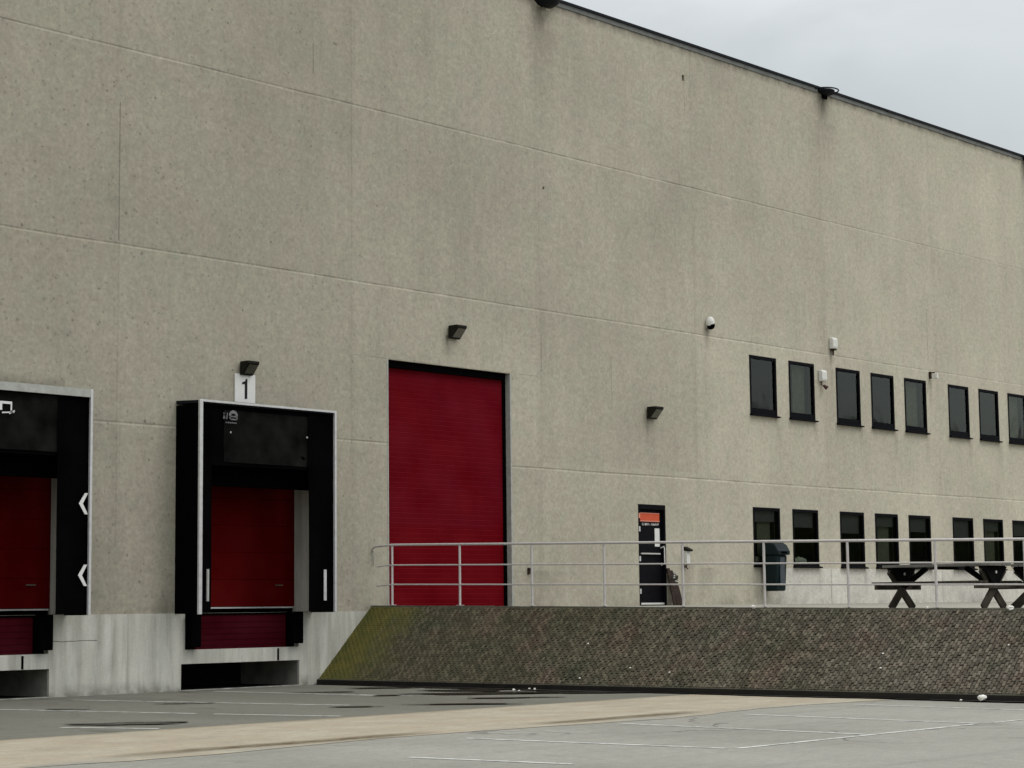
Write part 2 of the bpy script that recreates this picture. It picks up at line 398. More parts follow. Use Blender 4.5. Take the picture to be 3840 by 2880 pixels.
m_black = simple('black_rubber', (.0015, .0015, .0018), .85, .01)
m_curtain = simple('black_curtain', (.0065, .0068, .006), .8, .03, var=1.0, sc_=2.4)
m_alu = simple('aluminium_trim', (.55, .55, .55), .45, .4, .3)
m_alu_dirty = simple('weathered_trim', (.36, .37, .34), .6, .3, .2, var=.2)
m_frame = simple('dark_window_frame', (.0035, .0035, .005), .65, .05)
m_galv = simple('galvanised_steel', (.50, .475, .465), .5, .3, .15, var=.12, sc_=14)
m_white = simple('white_plastic', (.62, .62, .58), .5, .4, var=.08)
m_signw = simple('white_sign', (.66, .66, .64), .6, .3, var=.05)
m_ink = simple('black_ink', (.01, .01, .01), .7, .2)
m_roofblack = simple('black_coping', (.007, .008, .011), .6, .1)
m_flash = simple('grey_flashing', (.13, .135, .13), .6, .3, var=.3, sc_=3)
m_wood = simple('weathered_wood', (.046, .041, .032), .85, .06, var=.45, sc_=5, bump=.004)
m_wood_top = simple('grey_plank_wood', (.13, .125, .115), .85, .15, var=.3, sc_=6, bump=.004)
m_wood_dark = simple('shaded_table_wood', (.004, .004, .004), .85, .04, var=.4, sc_=6)  # near-black: shade under the tabletop is put into the wood colour
m_lamp = simple('lamp_housing', (.012, .011, .008), .6, .1, var=.4)
m_lens = simple('dusty_lamp_glass', (.10, .098, .075), .25, .5, var=.3, sc_=8)
m_green = simple('dark_green_plastic', (.004, .012, .013), .5, .15, var=.2, sc_=3)
m_door = simple('black_door_paint', (.003, .003, .005), .6, .08, var=.3)
m_orange = simple('orange_red_board', (.55, .085, .035), .6, .3, var=.06)
m_pale_o = simple('pale_orange_label', (.6, .25, .18), .6, .3, var=.06)
m_litter = simple('white_litter', (.72, .71, .66), .8, .2, var=.1)
m_kerb = simple('mossy_kerb_concrete', (.115, .11, .085), .9, .15, var=.35, sc_=4, bump=.004)
m_toe = simple('wet_black_kerb', (.012, .011, .009), .6, .25, var=.5, sc_=3)
m_pit = simple('shaded_pit_concrete', (.010, .010, .009), .9, .1, var=.3, sc_=3)  # deep shade of the pit put into a near-black concrete colour
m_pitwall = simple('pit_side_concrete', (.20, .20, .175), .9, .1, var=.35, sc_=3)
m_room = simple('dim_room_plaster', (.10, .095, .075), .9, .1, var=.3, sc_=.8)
m_blind = simple('grey_blind', (.16, .155, .17), .8, .2, var=.1)
m_curt = simple('pale_net_curtain', (.33, .33, .27), .9, .1, var=.2)
m_brown = simple('brown_rusty_board', (.028, .017, .012), .8, .2, var=.6, sc_=7)
m_puddle = simple('still_water_film', (.010, .009, .007), .3, .15, var=.3)

m_curtain2 = simple('black_side_curtain', (.0016, .0016, .002), .85, .01, var=.6, sc_=1.6)
def red_paint(name, c, haze):
    M = Mat(name, .6, .02); P = M.pos(); x, y, z = M.xyz()
    n = M.noise(M.scale(P, 1, 1, 1.6), 1.0, 4, .6)
    c2 = tuple(k * 1.18 + .003 for k in c)
    col = M.mix(c, c2, M.rng(n, .35, .65))
    col = M.mul(col, M.rng(M.noise(M.scale(P, 2, 2, 3), 1, 5, .65), .3, .7, .94, 1.06))
    if haze: col = M.mix(col, (.12, .012, .03), M.math('MULTIPLY', M.rng(z, 2.9, 3.0, 0, 1), M.rng(M.noise(P, .8, 4), .35, .65, .0, .2)))  # upper part paler: pinkish reflected haze painted into the red
    M.color(col); M.rough(M.rng(n, .3, .7, .5, .68)); return M.m
m_red = red_paint('red_roller_paint', (.104, .0006, .0036), True)
m_red2 = red_paint('shaded_red_dock_paint', (.072, .0004, .0006), False)  # red darkened to carry the shade of the deep dock recess
m_red3 = red_paint('scuffed_red_lip', (.036, .0012, .004), False)

def glass_material():
    M = Mat('window_glass'); t = M.t
    t.nodes.remove(M.b); o = [n for n in t.nodes if n.type == 'OUTPUT_MATERIAL'][0]
    tr = M.n('ShaderNodeBsdfTransparent'); tr.inputs[0].default_value = (.62, .66, .6, 1)
    gl = M.n('ShaderNodeBsdfGlossy'); gl.inputs['Roughness'].default_value = .07; gl.inputs[0].default_value = (.88, .92, .90, 1)
    fr = M.n('ShaderNodeFresnel'); fr.inputs[0].default_value = 1.45
    nn = M.noise(M.pos(), 1.1, 2); bp = M.n('ShaderNodeBump'); bp.inputs['Distance'].default_value = .02; bp.inputs['Strength'].default_value = .35
    M.l(nn, bp.inputs['Height']); M.l(bp.outputs[0], gl.inputs['Normal'])
    mx_ = M.n('ShaderNodeMixShader'); M.l(fr.outputs[0], mx_.inputs[0]); M.l(tr.outputs[0], mx_.inputs[1]); M.l(gl.outputs[0], mx_.inputs[2])
    M.l(mx_.outputs[0], o.inputs[0]); return M.m
m_glass = glass_material()

# ================================================================ SETTING
g = MB()
g.quad((-1500, -1500, 0), (1500, -1500, 0), (1500, 1500, 0), (-1500, 1500, 0))
struct(g.build('ground', m_ground))
g = MB(); g.quad((-60, -8.5, .004), (24.96, -8.5, .004), (24.96, -.02, .004), (-60, -.02, .004))
struct(g.build('road', m_road))
# drainage strip with slightly irregular edges
g = MB(); rs = random.Random(3); N = 170; top = []; bot = []
for i in range(N + 1):
    x_ = -60 + 85.0 * i / N
    top.append((x_, -8.5 + rs.uniform(-.012, .0), .004)); bot.append((x_, -12.0 + .18 * math.sin(x_ * .9) + rs.uniform(-.05, .05), .004))
for i in range(N): g.quad(bot[i], bot[i + 1], top[i + 1], top[i])
struct(g.build('concrete_path', m_strip))

# painted lines
def line_obj(segs, zl, wd=.1):
    g = MB()
    for (xa, ya), (xb, yb) in segs:
        d = Vector((xb - xa, yb - ya, 0)); L = d.length; d /= L; n_ = Vector((-d.y, d.x, 0)); k = max(1, int(L / .5))
        for i in range(k):
            a = Vector((xa, ya, zl)) + d * (L * i / k); b = Vector((xa, ya, zl)) + d * (L * (i + 1) / k)
            g.quad(a - n_ * wd / 2, b - n_ * wd / 2, b + n_ * wd / 2, a + n_ * wd / 2)
    return struct(g.build('road_marking', m_paint))
for s_ in ([(16.4, -2.3), (17.2, -6.1)], [(17.25, -6.4), (17.75, -8.3)], [(18.84, -1.11), (19.8, -6.3)], [(22.08, -.6), (22.24, -4.3)], [(22.3, -3.9), (22.4, -5.0)],
           [(14.3, -7.15), (14.78, -8.4)]):
    line_obj([s_], .008, .09)
for s_ in ([(23.49, -12.3), (23.2, -15.8)], [(20.74, -12.45), (20.49, -15.83)], [(18.4, -12.3), (18.2, -15.78)], [(15.5, -12.6), (15.74, -15.78)], [(13.25, -14.0), (13.47, -15.78)],
           [(10.9, -14.0), (11.0, -15.8)]):
    line_obj([s_], .004, .08)
line_obj([[(15.80, -15.86), (20.4, -15.86)]], .004, .07)
line_obj([[(20.7, -15.9), (23.2, -15.9)]], .004, .07)

# puddles: irregular thin films of water, elongated along the falls of the yard
def puddle(cx, cy, lx, ly, seed, zl=.016):
    r_ = random.Random(seed); n = 48; g = MB(); ph = [r_.uniform(0, 6.28) for _ in range(5)]
    ux, uy = .666, -.746; pts = []
    for k in range(n):
        t = 2 * math.pi * k / n
        f = 1 + .20 * math.sin(2 * t + ph[0]) + .15 * math.sin(3 * t + ph[1]) + .10 * math.sin(5 * t + ph[2]) + .07 * math.sin(9 * t + ph[3])
        a, b = lx * f * math.cos(t), ly * f * math.sin(t)
        pts.append((min(cx + a * ux + b * -uy, TX - .06), cy + a * uy + b * ux, zl))
    g.add(pts, [tuple(range(n))]); return struct(g.build('water_puddle', m_puddle))
for i, a in enumerate(((15.2, -7.32, .72, .26), (22.67, -2.73, .45, .16), (22.3, -4.6, .3, .14), (23.75, -5.6, 1.45, .42), (24.25, -4.4, .8, .34), (24.5, -6.9, 1.0, .25), (19.5, -6.75, .42, .12),
                       (20.8, -7.6, .85, .15), (18.9, -3.7, .4, .11), (16.9, -3.6, .35, .10), (24.3, -2.4, .6, .2), (22.6, -6.9, .7, .16), (20.32, -16.05, .24, .03))):
    puddle(*a, seed=i + 20)

g = MB(); rs = random.Random(9); pr = None; y_ = -.03
while y_ > -24:
    wv = .13 + .05 * math.sin(y_ * 1.7) + rs.uniform(-.03, .03) + (.15 if -7 < y_ < -3 else 0)
    cur = ((TX - .03 - wv, y_, .0205), (TX - .03, y_, .0205))
    if pr: g.quad(pr[0], pr[1], cur[1], cur[0])
    pr = cur; y_ -= .12
tag(g.build('dirt', m_toe), 'wet black dirt collected along the foot of the slope', None, kind='stuff')

# platform behind the embankment (falls gently away from the wall)
YE = -24.0
g = MB(); g.quad((KX + .12, YE, pz(YE)), (90, YE, pz(YE)), (90, -.001, pz(0)), (KX + .12, -.001, pz(0)))
g.quad((KX + .12, YE, 0), (90, YE, 0), (90, YE, pz(YE)), (KX + .12, YE, pz(YE)))
struct(g.build('pavement', m_plat))

# ---------------------------------------------------------------- embankment
emb = thing('paved_embankment', 'mossy slope of small pavers below the platform railing, yellow-green at its left end', 'embankment', (TX, 0, 0))
O = (TX, 0, 0)
g = MB(); y_ = -.003
while y_ > YE:
    y2 = y_ - .4; g.quad((TX + .02, y_, TZ - .012), (TX + .02, y2, TZ - .012), (KX - .03, y2, kz(y2) - .047), (KX - .03, y_, kz(y_) - .047)); y_ = y2
g.build('joint_soil', m_soil, emb, O)
rs = random.Random(11); PV = MB(); ny = int(-YE / .057); nr = 17
for i in range(ny):
    yc = -.01 - .057 * (i + .5)
    tk, bk = Vector((KX - .04, yc, kz(yc) - .035)), Vector((TX + .03, yc, TZ + .01))
    L = (tk - bk).length; d = (tk - bk).normalized(); nrm = Vector((-d.z, 0, d.x)).normalized()
    off = (.5 if i % 2 else 0)
    pl = L / nr
    edges = [0] + [(j + off) * pl for j in range(0 if off else 1, nr + 1) if 0 < (j + off) * pl < L - .01] + [L]
    for a, b in zip(edges[:-1], edges[1:]):
        if b - a < .03: continue
        fade = min(1, max(.25, (-yc - 1.0) / 6))
        h = rs.uniform(.0, .014) * fade + .010
        gap = .004 + .006 * fade
        hw = .0285 - gap * .5
        ti, tj = rs.uniform(-.004, .004) * fade, rs.uniform(-.006, .006) * fade
        dx = rs.uniform(-.003, .003)
        A = bk + d * (a + gap * .6); B = bk + d * (b - gap * .6)
        c = []
        for q, sg, tt in ((A, -1, -tj), (B, -1, tj), (B, 1, tj), (A, 1, -tj)):
            c.append(q + Vector((0, sg * hw + dx, 0)) + nrm * (h + ti * sg + tt))
        base = [q - nrm * .03 for q in c]
        ins = []
        cen = (c[0] + c[1] + c[2] + c[3]) / 4
        for q in c: ins.append(q + (cen - q) * .14 + nrm * .005)
        PV.add(ins + c + base, [(0, 1, 2, 3)] + [(k, k + 4, (k + 1) % 4 + 4, (k + 1) % 4) for k in range(4)] + [(k + 4, k + 8, (k + 1) % 4 + 8, (k + 1) % 4 + 4) for k in range(4)])
PV.build('slope_paving', m_paver, emb, O)
g = MB()
yy = -.004
while yy > YE:
    y2 = max(yy - 1.0, YE)
    a, b = yy - .006, y2 + .006
    t1, t2 = kz(a), kz(b)
    j = random.uniform(-.004, .004)
    g.add([(KX - .045, a, t1 - .06), (KX - .045, b, t2 - .06), (KX - .045, b, t2 + j), (KX - .045, a, t1 + j), (KX + .12, a, t1 - .25), (KX + .12, b, t2 - .25), (KX + .12, b, t2 + j), (KX + .12, a, t1 + j)],
          [(0, 1, 2, 3), (3, 2, 6, 7), (4, 7, 6, 5), (0, 3, 7, 4), (1, 5, 6, 2)])
    yy = y2
g.build('edge_kerb', m_kerb, emb, O)
g = MB(); g.box(TX - .03, TX + .05, YE, -.02, -.02, TZ + .008); g.build('toe_kerb', m_toe, emb, O)
g = MB(); g.box(TX - .025, TX + .055, YE, -.022, TZ + .0085, TZ + .02); g.build('toe_edging', m_kerb, emb, O)

# ================================================================ WAREHOUSE
W = thing('warehouse_building', 'long beige concrete warehouse with a red roller door and two rows of dark windows', 'warehouse', (30, 0, 0))
OW = (30, 0, 0)
holes = []
DOCKS = [0, -5.38, -10.76]
for k in DOCKS: holes.append((21.78 + k, 24.98 + k, 1.32, 4.35, .66))
RD = (26.84, 30.34, 1.30, 6.12, .22); holes.append(RD)
PD = (34.50, 35.47, 1.30, 3.577, .14); holes.append(PD)
for x_ in WIN_U:
    holes.append((x_, x_ + WW, 5.84, 7.25, .17)); holes.append((x_, x_ + WW, 2.26, 3.64, .17))
# small round-ish holes in the facade
holes.append((36.43, 36.53, 13.44, 13.58, .4)); holes.append((31.44, 31.50, 10.13, 10.19, .3))
g = grid_wall(-20, 92, 1.32, ROOF - .05, 0, holes, .3)
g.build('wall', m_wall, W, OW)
g = MB()    # rest of the shell
g.quad((-20, 0, 0), (-20, 60, 0), (-20, 60, ROOF), (-20, 0, ROOF)); g.quad((92, 0, 0), (92, 0, ROOF), (92, 60, ROOF), (92, 60, 0))
g.quad((-20, 60, 0), (92, 60, 0), (92, 60, ROOF), (-20, 60, ROOF)); g.quad((-20, .02, ROOF - .05), (92, .02, ROOF - .05), (92, 60, ROOF - .05), (-20, 60, ROOF - .05))
g.build('rear_shell', m_plinth, W, OW)
ph = []
for k in DOCKS:
    ph.append((21.93 + k, 24.53 + k, .70, 1.319, .25)); ph.append((21.85 + k, 24.55 + k, .02, .46, .05))
g = grid_wall(-20, 26.5, 0, 1.32, -.012, ph, .25)
g.quad((-20, -.012, 1.32), (26.5, -.012, 1.32), (26.5, 0, 1.32), (-20, 0, 1.32))
g.build('plinth', m_plinth, W, OW)
g = MB(); g.box(-20, 92, -.055, .3, ROOF - .05, ROOF + .005); g.build('coping', m_roofblack, W, OW)
g = MB(); g.box(-20, 92, -.022, -.002, ROOF - .15, ROOF - .052); g.build('flashing', m_flash, W, OW)
g = MB(); g.box(36.43, 36.53, .35, .36, 13.44, 13.58); g.build('vent_backing', m_black, W, OW)
g = MB(); g.box(31.44, 31.5, .25, .26, 10.13, 10.19); g.build('vent_backing', m_black, W, OW)

# pits below the docks
for k in DOCKS:
    a, b = 21.85 + k, 24.55 + k
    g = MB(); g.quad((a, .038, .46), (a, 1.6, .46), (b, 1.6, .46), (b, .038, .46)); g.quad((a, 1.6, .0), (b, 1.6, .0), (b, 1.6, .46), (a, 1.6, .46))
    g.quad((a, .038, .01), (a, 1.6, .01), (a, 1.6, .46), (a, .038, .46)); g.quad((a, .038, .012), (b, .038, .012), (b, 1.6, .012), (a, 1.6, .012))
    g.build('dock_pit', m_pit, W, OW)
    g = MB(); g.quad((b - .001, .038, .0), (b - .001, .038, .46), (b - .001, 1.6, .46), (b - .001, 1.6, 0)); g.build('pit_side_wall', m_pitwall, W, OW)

# windows
def window(x_, z0, z1, lower, i):
    f = MB(); t = .055
    f.box(x_, x_ + t, -.012, .12, z0, z1); f.box(x_ + WW - t, x_ + WW, -.012, .12, z0, z1)
    f.box(x_ + t, x_ + WW - t, -.012, .12, z1 - .07, z1); f.box(x_ + t, x_ + WW - t, -.006, .12, z0 + .001, z0 + (.10 if lower else .15))
    fr = f.build('window', m_frame, W, OW)
    s = MB(); s.prism([(-.095, z0 - .035), (.05, z0 - .035), (.05, z0 + .03), (-.095, z0 - .005)], 0, x_ - .02, x_ + WW + .02)
    s.build('sill', m_frame, fr, OW)
    p = MB(); yp = .03; zb = z0 + (.10 if lower else .15); p.quad((x_ + t, yp, zb), (x_ + WW - t, yp, zb), (x_ + WW - t, yp, z1 - .07), (x_ + t, yp, z1 - .07))
    p.build('pane', m_glass, fr, OW, recalc=False)
    if lower:
        b = MB(); b.box(x_ + t, x_ + WW - t, .122, .135, z1 - .07 - (.26 + .1 * ((i * 7) % 3)), z1 - .01); b.build('blind', m_blind, fr, OW)
    c = MB()
    if (i + lower) % 3 == 1:
        n = 14
        for q in range(n):
            xa = x_ + .52 + .5 * q / n; xb = x_ + .52 + .5 * (q + 1) / n
            ya = .26 + .03 * math.sin(q * 2.1); yb = .26 + .03 * math.sin((q + 1) * 2.1)
            c.quad((xa, ya, zb - .1), (xb, yb, zb - .1), (xb, yb, z1), (xa, ya, z1))
        c.build('curtain', m_curt, fr, OW)
for i, x_ in enumerate(WIN_U):
    window(x_, 5.84, 7.25, 0, i); window(x_, 2.26, 3.64, 1, i)
# dim rooms behind the windows
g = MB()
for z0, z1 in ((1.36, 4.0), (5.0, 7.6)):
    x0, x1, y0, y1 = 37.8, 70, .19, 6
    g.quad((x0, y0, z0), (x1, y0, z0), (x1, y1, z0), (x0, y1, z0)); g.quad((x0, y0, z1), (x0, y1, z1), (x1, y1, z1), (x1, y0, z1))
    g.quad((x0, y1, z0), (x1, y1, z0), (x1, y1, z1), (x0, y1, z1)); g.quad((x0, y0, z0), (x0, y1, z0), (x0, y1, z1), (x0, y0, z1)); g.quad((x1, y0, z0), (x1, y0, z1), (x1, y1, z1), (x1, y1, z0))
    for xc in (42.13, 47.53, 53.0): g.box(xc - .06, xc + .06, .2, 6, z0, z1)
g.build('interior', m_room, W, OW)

# white clutter on two inner sills
def clutter(x0, x1, label, seed):
    r_ = random.Random(seed); bm = bmesh.new()
    for k in range(7):
        s_ = r_.uniform(.05, .085)
        mtx = Matrix.Translation((x0 + (x1 - x0) * k / 6 , +.085 + r_.uniform(-.01, .01), 2.36 + s_ * .75)) @ Matrix.Diagonal((s_ * 1.2, s_ * .4, s_, 1))
        bmesh.ops.create_icosphere(bm, subdivisions=2, radius=1, matrix=mtx)
    for v in bm.verts: v.co += Vector((r_.uniform(-1, 1), r_.uniform(-1, 1), r_.uniform(-1, 1))) * .012
    me = bpy.data.meshes.new('crumpled_paper'); bm.to_mesh(me); bm.free(); me.materials.append(m_litter)
    o = bpy.data.objects.new('crumpled_paper', me); sc.collection.objects.link(o)
    tag(o, label, 'paper')
clutter(40.62, 41.1, 'crumpled white paper heap on the inner sill right of the green bin', 4)
clutter(38.95, 39.35, 'small pale paper heap on the inner sill left of the green bin', 5)

# red roller door (leaf of horizontal ribs in dark guides)
rd = MB(); a, b, z0, z1, _ = RD
n = 48; hh = (6.02 - 1.36) / n; yd = .15
for i in range(n):
    za = 1.36 + i * hh
    rd.quad((a + .07, yd, za + .008), (b - .07, yd, za + .008), (b - .07, yd - .004, za + hh - .012), (a + .07, yd - .004, za + hh - .012))
    rd.quad((a + .07, yd - .004, za + hh - .012), (b - .07, yd - .004, za + hh - .012), (b - .07, yd + .003, za + hh), (a + .07, yd + .003, za + hh))
    rd.quad((a + .07, yd + .003, za + hh), (b - .07, yd + .003, za + hh), (b - .07, yd, za + hh + .008), (a + .07, yd, za + hh + .008))
rdo = rd.build('roller_door', m_red, W, OW)
g = MB(); g.box(a, a + .09, .1, .22, 1.34, 6.12); g.box(b - .09, b, .12, .22, 1.34, 6.12); g.box(a + .09, b - .09, .06, .22, 5.98, 6.12); g.build('guide', m_black, rdo, OW)
g = MB(); g.box(b - .008, b + .0, -.006, .12, 1.36, 6.1); g.box(b, b + .035, -.006, -.001, 1.36, 6.11); g.build('jamb_trim', m_alu_dirty, rdo, OW)
g = MB(); g.box(a - .03, a - .0, -.006, -.001, 1.36, 6.13); g.build('edge_trim', m_alu_dirty, rdo, OW)
g = MB(); g.quad((a, .222, 1.3), (b, .222, 1.3), (b, .222, 6.2), (a, .222, 6.2)); g.build('door_backing', m_black, rdo, OW)

# personnel door
a, b = PD[0], PD[1]
g = MB(); g.box(a + .05, b - .05, .07, .12, 1.37, 3.46); pd = g.build('black_door', m_door, W, OW)
g = MB(); g.box(a, a + .05, -.006, .13, 1.36, 3.577); g.box(b - .05, b, -.006, .13, 1.36, 3.577); g.box(a + .05, b - .05, -.006, .13, 3.47, 3.577); g.build('door_frame', m_frame, pd, OW)
g = MB(); g.quad((a, .139, 1.3), (b, .139, 1.3), (b, .139, 3.6), (a, .139, 3.6)); g.build('door_backing', m_black, pd, OW)
g = MB(); g.box(34.64, 35.33, .058, .069, 3.20, 3.40); g.build('notice_board', m_orange, pd, OW)
g = MB(); g.box(34.64, 35.33, .054, .0575, 3.205, 3.225); g.box(34.64, 35.33, .054, .0575, 3.38, 3.396); g.build('notice_border', m_pale_o, pd, OW)
g = MB(); rs = random.Random(2); xx = 34.72; wd2 = False
while xx < 35.28:
    w_ = rs.uniform(.025, .045)
    if xx > 34.99 and len(g.v) and not wd2: g.build('lettering', m_signw, pd, OW); g = MB(); wd2 = True; xx += .04
    if True:
        g.box(xx, xx + w_ * .3, .066, .0695, 3.12, 3.165 + rs.uniform(0, .012)); g.box(xx, xx + w_, .066, .0695, 3.12 + rs.choice((0, .02, .035)), 3.132 + rs.choice((0, .02, .035)))
    xx += w_ + .012
g.build('lettering', m_signw, pd, OW)
g = MB(); g.box(35.16, 35.33, .06, .069, 2.66, 3.06); g.build('paper_notice', m_signw, pd, OW)
g = MB(); g.box(34.62, 35.3, .02, .069, 2.485, 2.515); g.build('push_bar', m_galv, pd, OW)
g = MB(); g.tube([(35.37, .065, 2.63), (35.375, -.02, 2.66), (35.375, -.035, 2.62), (35.375, -.035, 2.28), (35.375, .06, 2.25)], .014, 8); g.build('handle', m_white, pd, OW)
g = MB(); g.box(a + .06, b - .01, .03, .068, 1.385, 1.425); g.build('kick_strip', m_white, pd, OW)
for zz_ in (3.27, 2.98, 2.33, 1.62):
    g = MB(); g.box(a + .005, a + .055, -.014, -.0065, zz_, zz_ + .11); o = g.build('hinge', m_pale_o if zz_ > 3.2 else m_alu, pd, OW)

# ---------------------------------------------------------------- dock doors, shelters, levellers
for di, k in enumerate(DOCKS[:2]):
    x0, x1 = 21.78 + k, 24.98 + k
    g = MB(); nn = 6; hp = (4.34 - 1.42) / nn
    for i in range(nn):
        za = 1.42 + i * hp
        g.quad((x0, .6, za + .012), (x1, .6, za + .012), (x1, .6, za + hp - .012), (x0, .6, za + hp - .012))
        g.quad((x0, .6, za + hp - .012), (x1, .6, za + hp - .012), (x1, .61, za + hp), (x0, .61, za + hp)); g.quad((x0, .61, za + hp), (x1, .61, za + hp), (x1, .6, za + hp + .012), (x0, .6, za + hp + .012))
    dd = g.build('dock_door', m_red2, W, OW)
    g = MB(); g.box(x0 + .05, x1 - .05, .57, .598, 1.395, 1.42); g.build('bottom_seal', m_alu, dd, OW)
    g = MB(); g.box(24.50 + k, 24.68 + k, .575, .598, 1.80, 1.818); g.build('handle', m_lens, dd, OW)
    g = MB(); g.quad((x0, .655, 1.325), (x1, .655, 1.325), (x1, .655, 4.345), (x0, .655, 4.345)); g.build('door_backing', m_black, dd, OW)
    g = MB(); g.box(x1 - .012, x1 - .002, .01, .59, 1.33, 4.3); g.build('jamb_lining', m_plinth, dd, OW)

def shelter(k, label, detail):
    S = thing('dock_shelter', label, 'dock shelter', (23.28 + k, 0, FLOOR), 'dock shelters'); O = (23.28 + k, 0, FLOOR)
    L, Rr, F, zt, zb = 21.71 + k, 24.86 + k, -.64, 4.93, 1.31
    # side walls and roof
    g = MB(); g.box(L, L + .03, F + .03, -.002, zb, zt - .06); g.build('side_panel', m_black, S, O)
    g = MB(); g.box(Rr - .03, Rr, F + .03, -.002, zb, zt - .06); g.build('side_panel', m_black, S, O)
    g = MB(); g.prism([(F + .03, zt - .05), (-.002, zt - .02), (-.002, zt + .03), (F + .03, zt)], 0, L + .001, Rr - .001); g.build('roof_sheet', m_alu_dirty if detail else m_roofblack, S, O)
    # aluminium front frame
    fw = .06
    g = MB(); g.box(L - .012, L + fw, F - .02, F + .029, zb - .01, zt + .01); g.build('frame_post', m_alu, S, O, bevel=.008)
    g = MB(); g.box(Rr - .035, Rr + .012, F - .02, F + .029, zb, zt + .01); g.build('frame_post', m_alu, S, O, bevel=.006)
    hb = .14 if detail else .045
    g = MB(); g.box(L + fw + .001, Rr - .036, F - .018, F + .028, zt - hb + .02, zt + .012); g.build('frame_beam', m_alu_dirty if detail else m_alu, S, O)
    # curtains (slightly wavy sheets)
    def sheet(xa, xb, za, zb_, yb, amp, fx, name):
        g = MB(); nx, nz_ = 18, 14; r_ = random.Random(int(xa * 100) + len(name)); a1, a2 = r_.uniform(0, 6), r_.uniform(0, 6)
        def P(i, j):
            u, v = i / nx, j / nz_
            return (xa + (xb - xa) * u, yb + amp * (math.sin(fx * u * 6.28 + a1 + v * 1.5) + .6 * math.sin(v * 7 + a2 + u * 3)), za + (zb_ - za) * v)
        for i in range(nx):
            for j in range(nz_): g.quad(P(i, j), P(i + 1, j), P(i + 1, j + 1), P(i, j + 1))
        o = g.build(name, m_curtain if name == 'head_flap' else m_curtain2, S, O, smooth=True); return o
    sheet(L + .07, 22.02 + k, zb + .02, zt - .05, F + .05, .014, .8, 'side_curtain')
    sheet(24.24 + k, Rr - .02, zb + .02, zt - .05, F + .045, .007, .8, 'side_curtain')
    hc = sheet(L + .07, Rr - .03, 3.84, zt - .05, F + .085, .006, 1.5, 'head_curtain')
    sheet(22.3 + k, 24.60 + k, 3.90, 4.80, F + .068, .006, 1.2, 'head_flap')
    g = MB(); g.box(L + .04, Rr - .04, -.16, -.01, 3.52, 4.85); g.build('head_shade_board', m_black, S, O)  # black board drawn lower to stand in for shade over the door
    return S, O, F
S, O, F = shelter(0, 'black dock shelter with pale frame beneath the number 1 plate', False)
g = MB(); g.box(21.885, 21.925, F - .01, F + .02, 1.52, 2.06); g.build('guide_strip', m_alu_dirty, S, O)
g = MB(); g.box(24.575, 24.635, F - .002, F + .014, 1.52, 2.07); g.build('guide_strip', m_alu, S, O)
g = MB()
for q in range(9):
    t0, t1 = math.pi * q / 9, math.pi * (q + 1) / 9
    c_, r0, r1 = (22.47, 4.70), .055, .10
    g.prism([(c_[0] + r0 * math.cos(t0), c_[1] + r0 * .8 * math.sin(t0)), (c_[0] + r1 * math.cos(t0), c_[1] + r1 * math.sin(t0)), (c_[0] + r1 * math.cos(t1), c_[1] + r1 * math.sin(t1)), (c_[0] + r0 * math.cos(t1), c_[1] + r0 * .8 * math.sin(t1))], 1, F + .022, F + .027)
for xx, dx_ in ((22.25, .025), (22.28, -.02), (22.32, .02)): g.bar((xx, F + .025, 4.64), (xx + dx_, F + .025, 4.75), .004, .022, up=(1, 0, 0))
for z_ in (4.63, 4.68): g.box(22.38, 22.56, F + .022, F + .027, z_, z_ + .022)
g.box(22.38, 22.405, F + .022, F + .027, 4.63, 4.70); g.box(22.54, 22.565, F + .022, F + .027, 4.63, 4.70)
for q in range(6): g.box(22.30 + q * .043, 22.325 + q * .043, F + .022, F + .027, 4.57, 4.592)
g.build('worn_emblem', simple('faded_grey_print', (.15, .15, .155), .8, .2, var=.5, sc_=20), S, O)
g = MB(); g.box(22.40, 22.425, F + .02, F + .028, 4.40, 4.43); g.box(24.17, 24.2, F + .02, F + .028, 4.41, 4.44); g.build('rivet', m_alu_dirty, S, O)
S, O, F = shelter(-5.38, 'black dock shelter with two white chevrons at the left edge of the photo', True)
for zc in (3.09, 1.945):
    g = MB()
    g.prism([(19.262, zc), (19.375, zc + .17), (19.436, zc + .17), (19.335, zc), (19.436, zc - .17), (19.375, zc - .17)], 1, F + .012, F + .022)
    g.build('chevron', m_signw, S, O)
g = MB(); yb = (F + .02, F + .026)
g.box(17.72, 17.98, *yb, 4.60, 4.64); g.box(17.955, 17.98, *yb, 4.50, 4.60); g.box(17.72, 17.80, *yb, 4.50, 4.60); g.bar((17.80, F + .023, 4.46), (18.02, F + .023, 4.478), .006, .02, up=(0, 0, 1)); g.bar((17.93, F + .023, 4.452), (18.03, F + .023, 4.50), .006, .022)
g.build('emblem', m_signw, S, O)

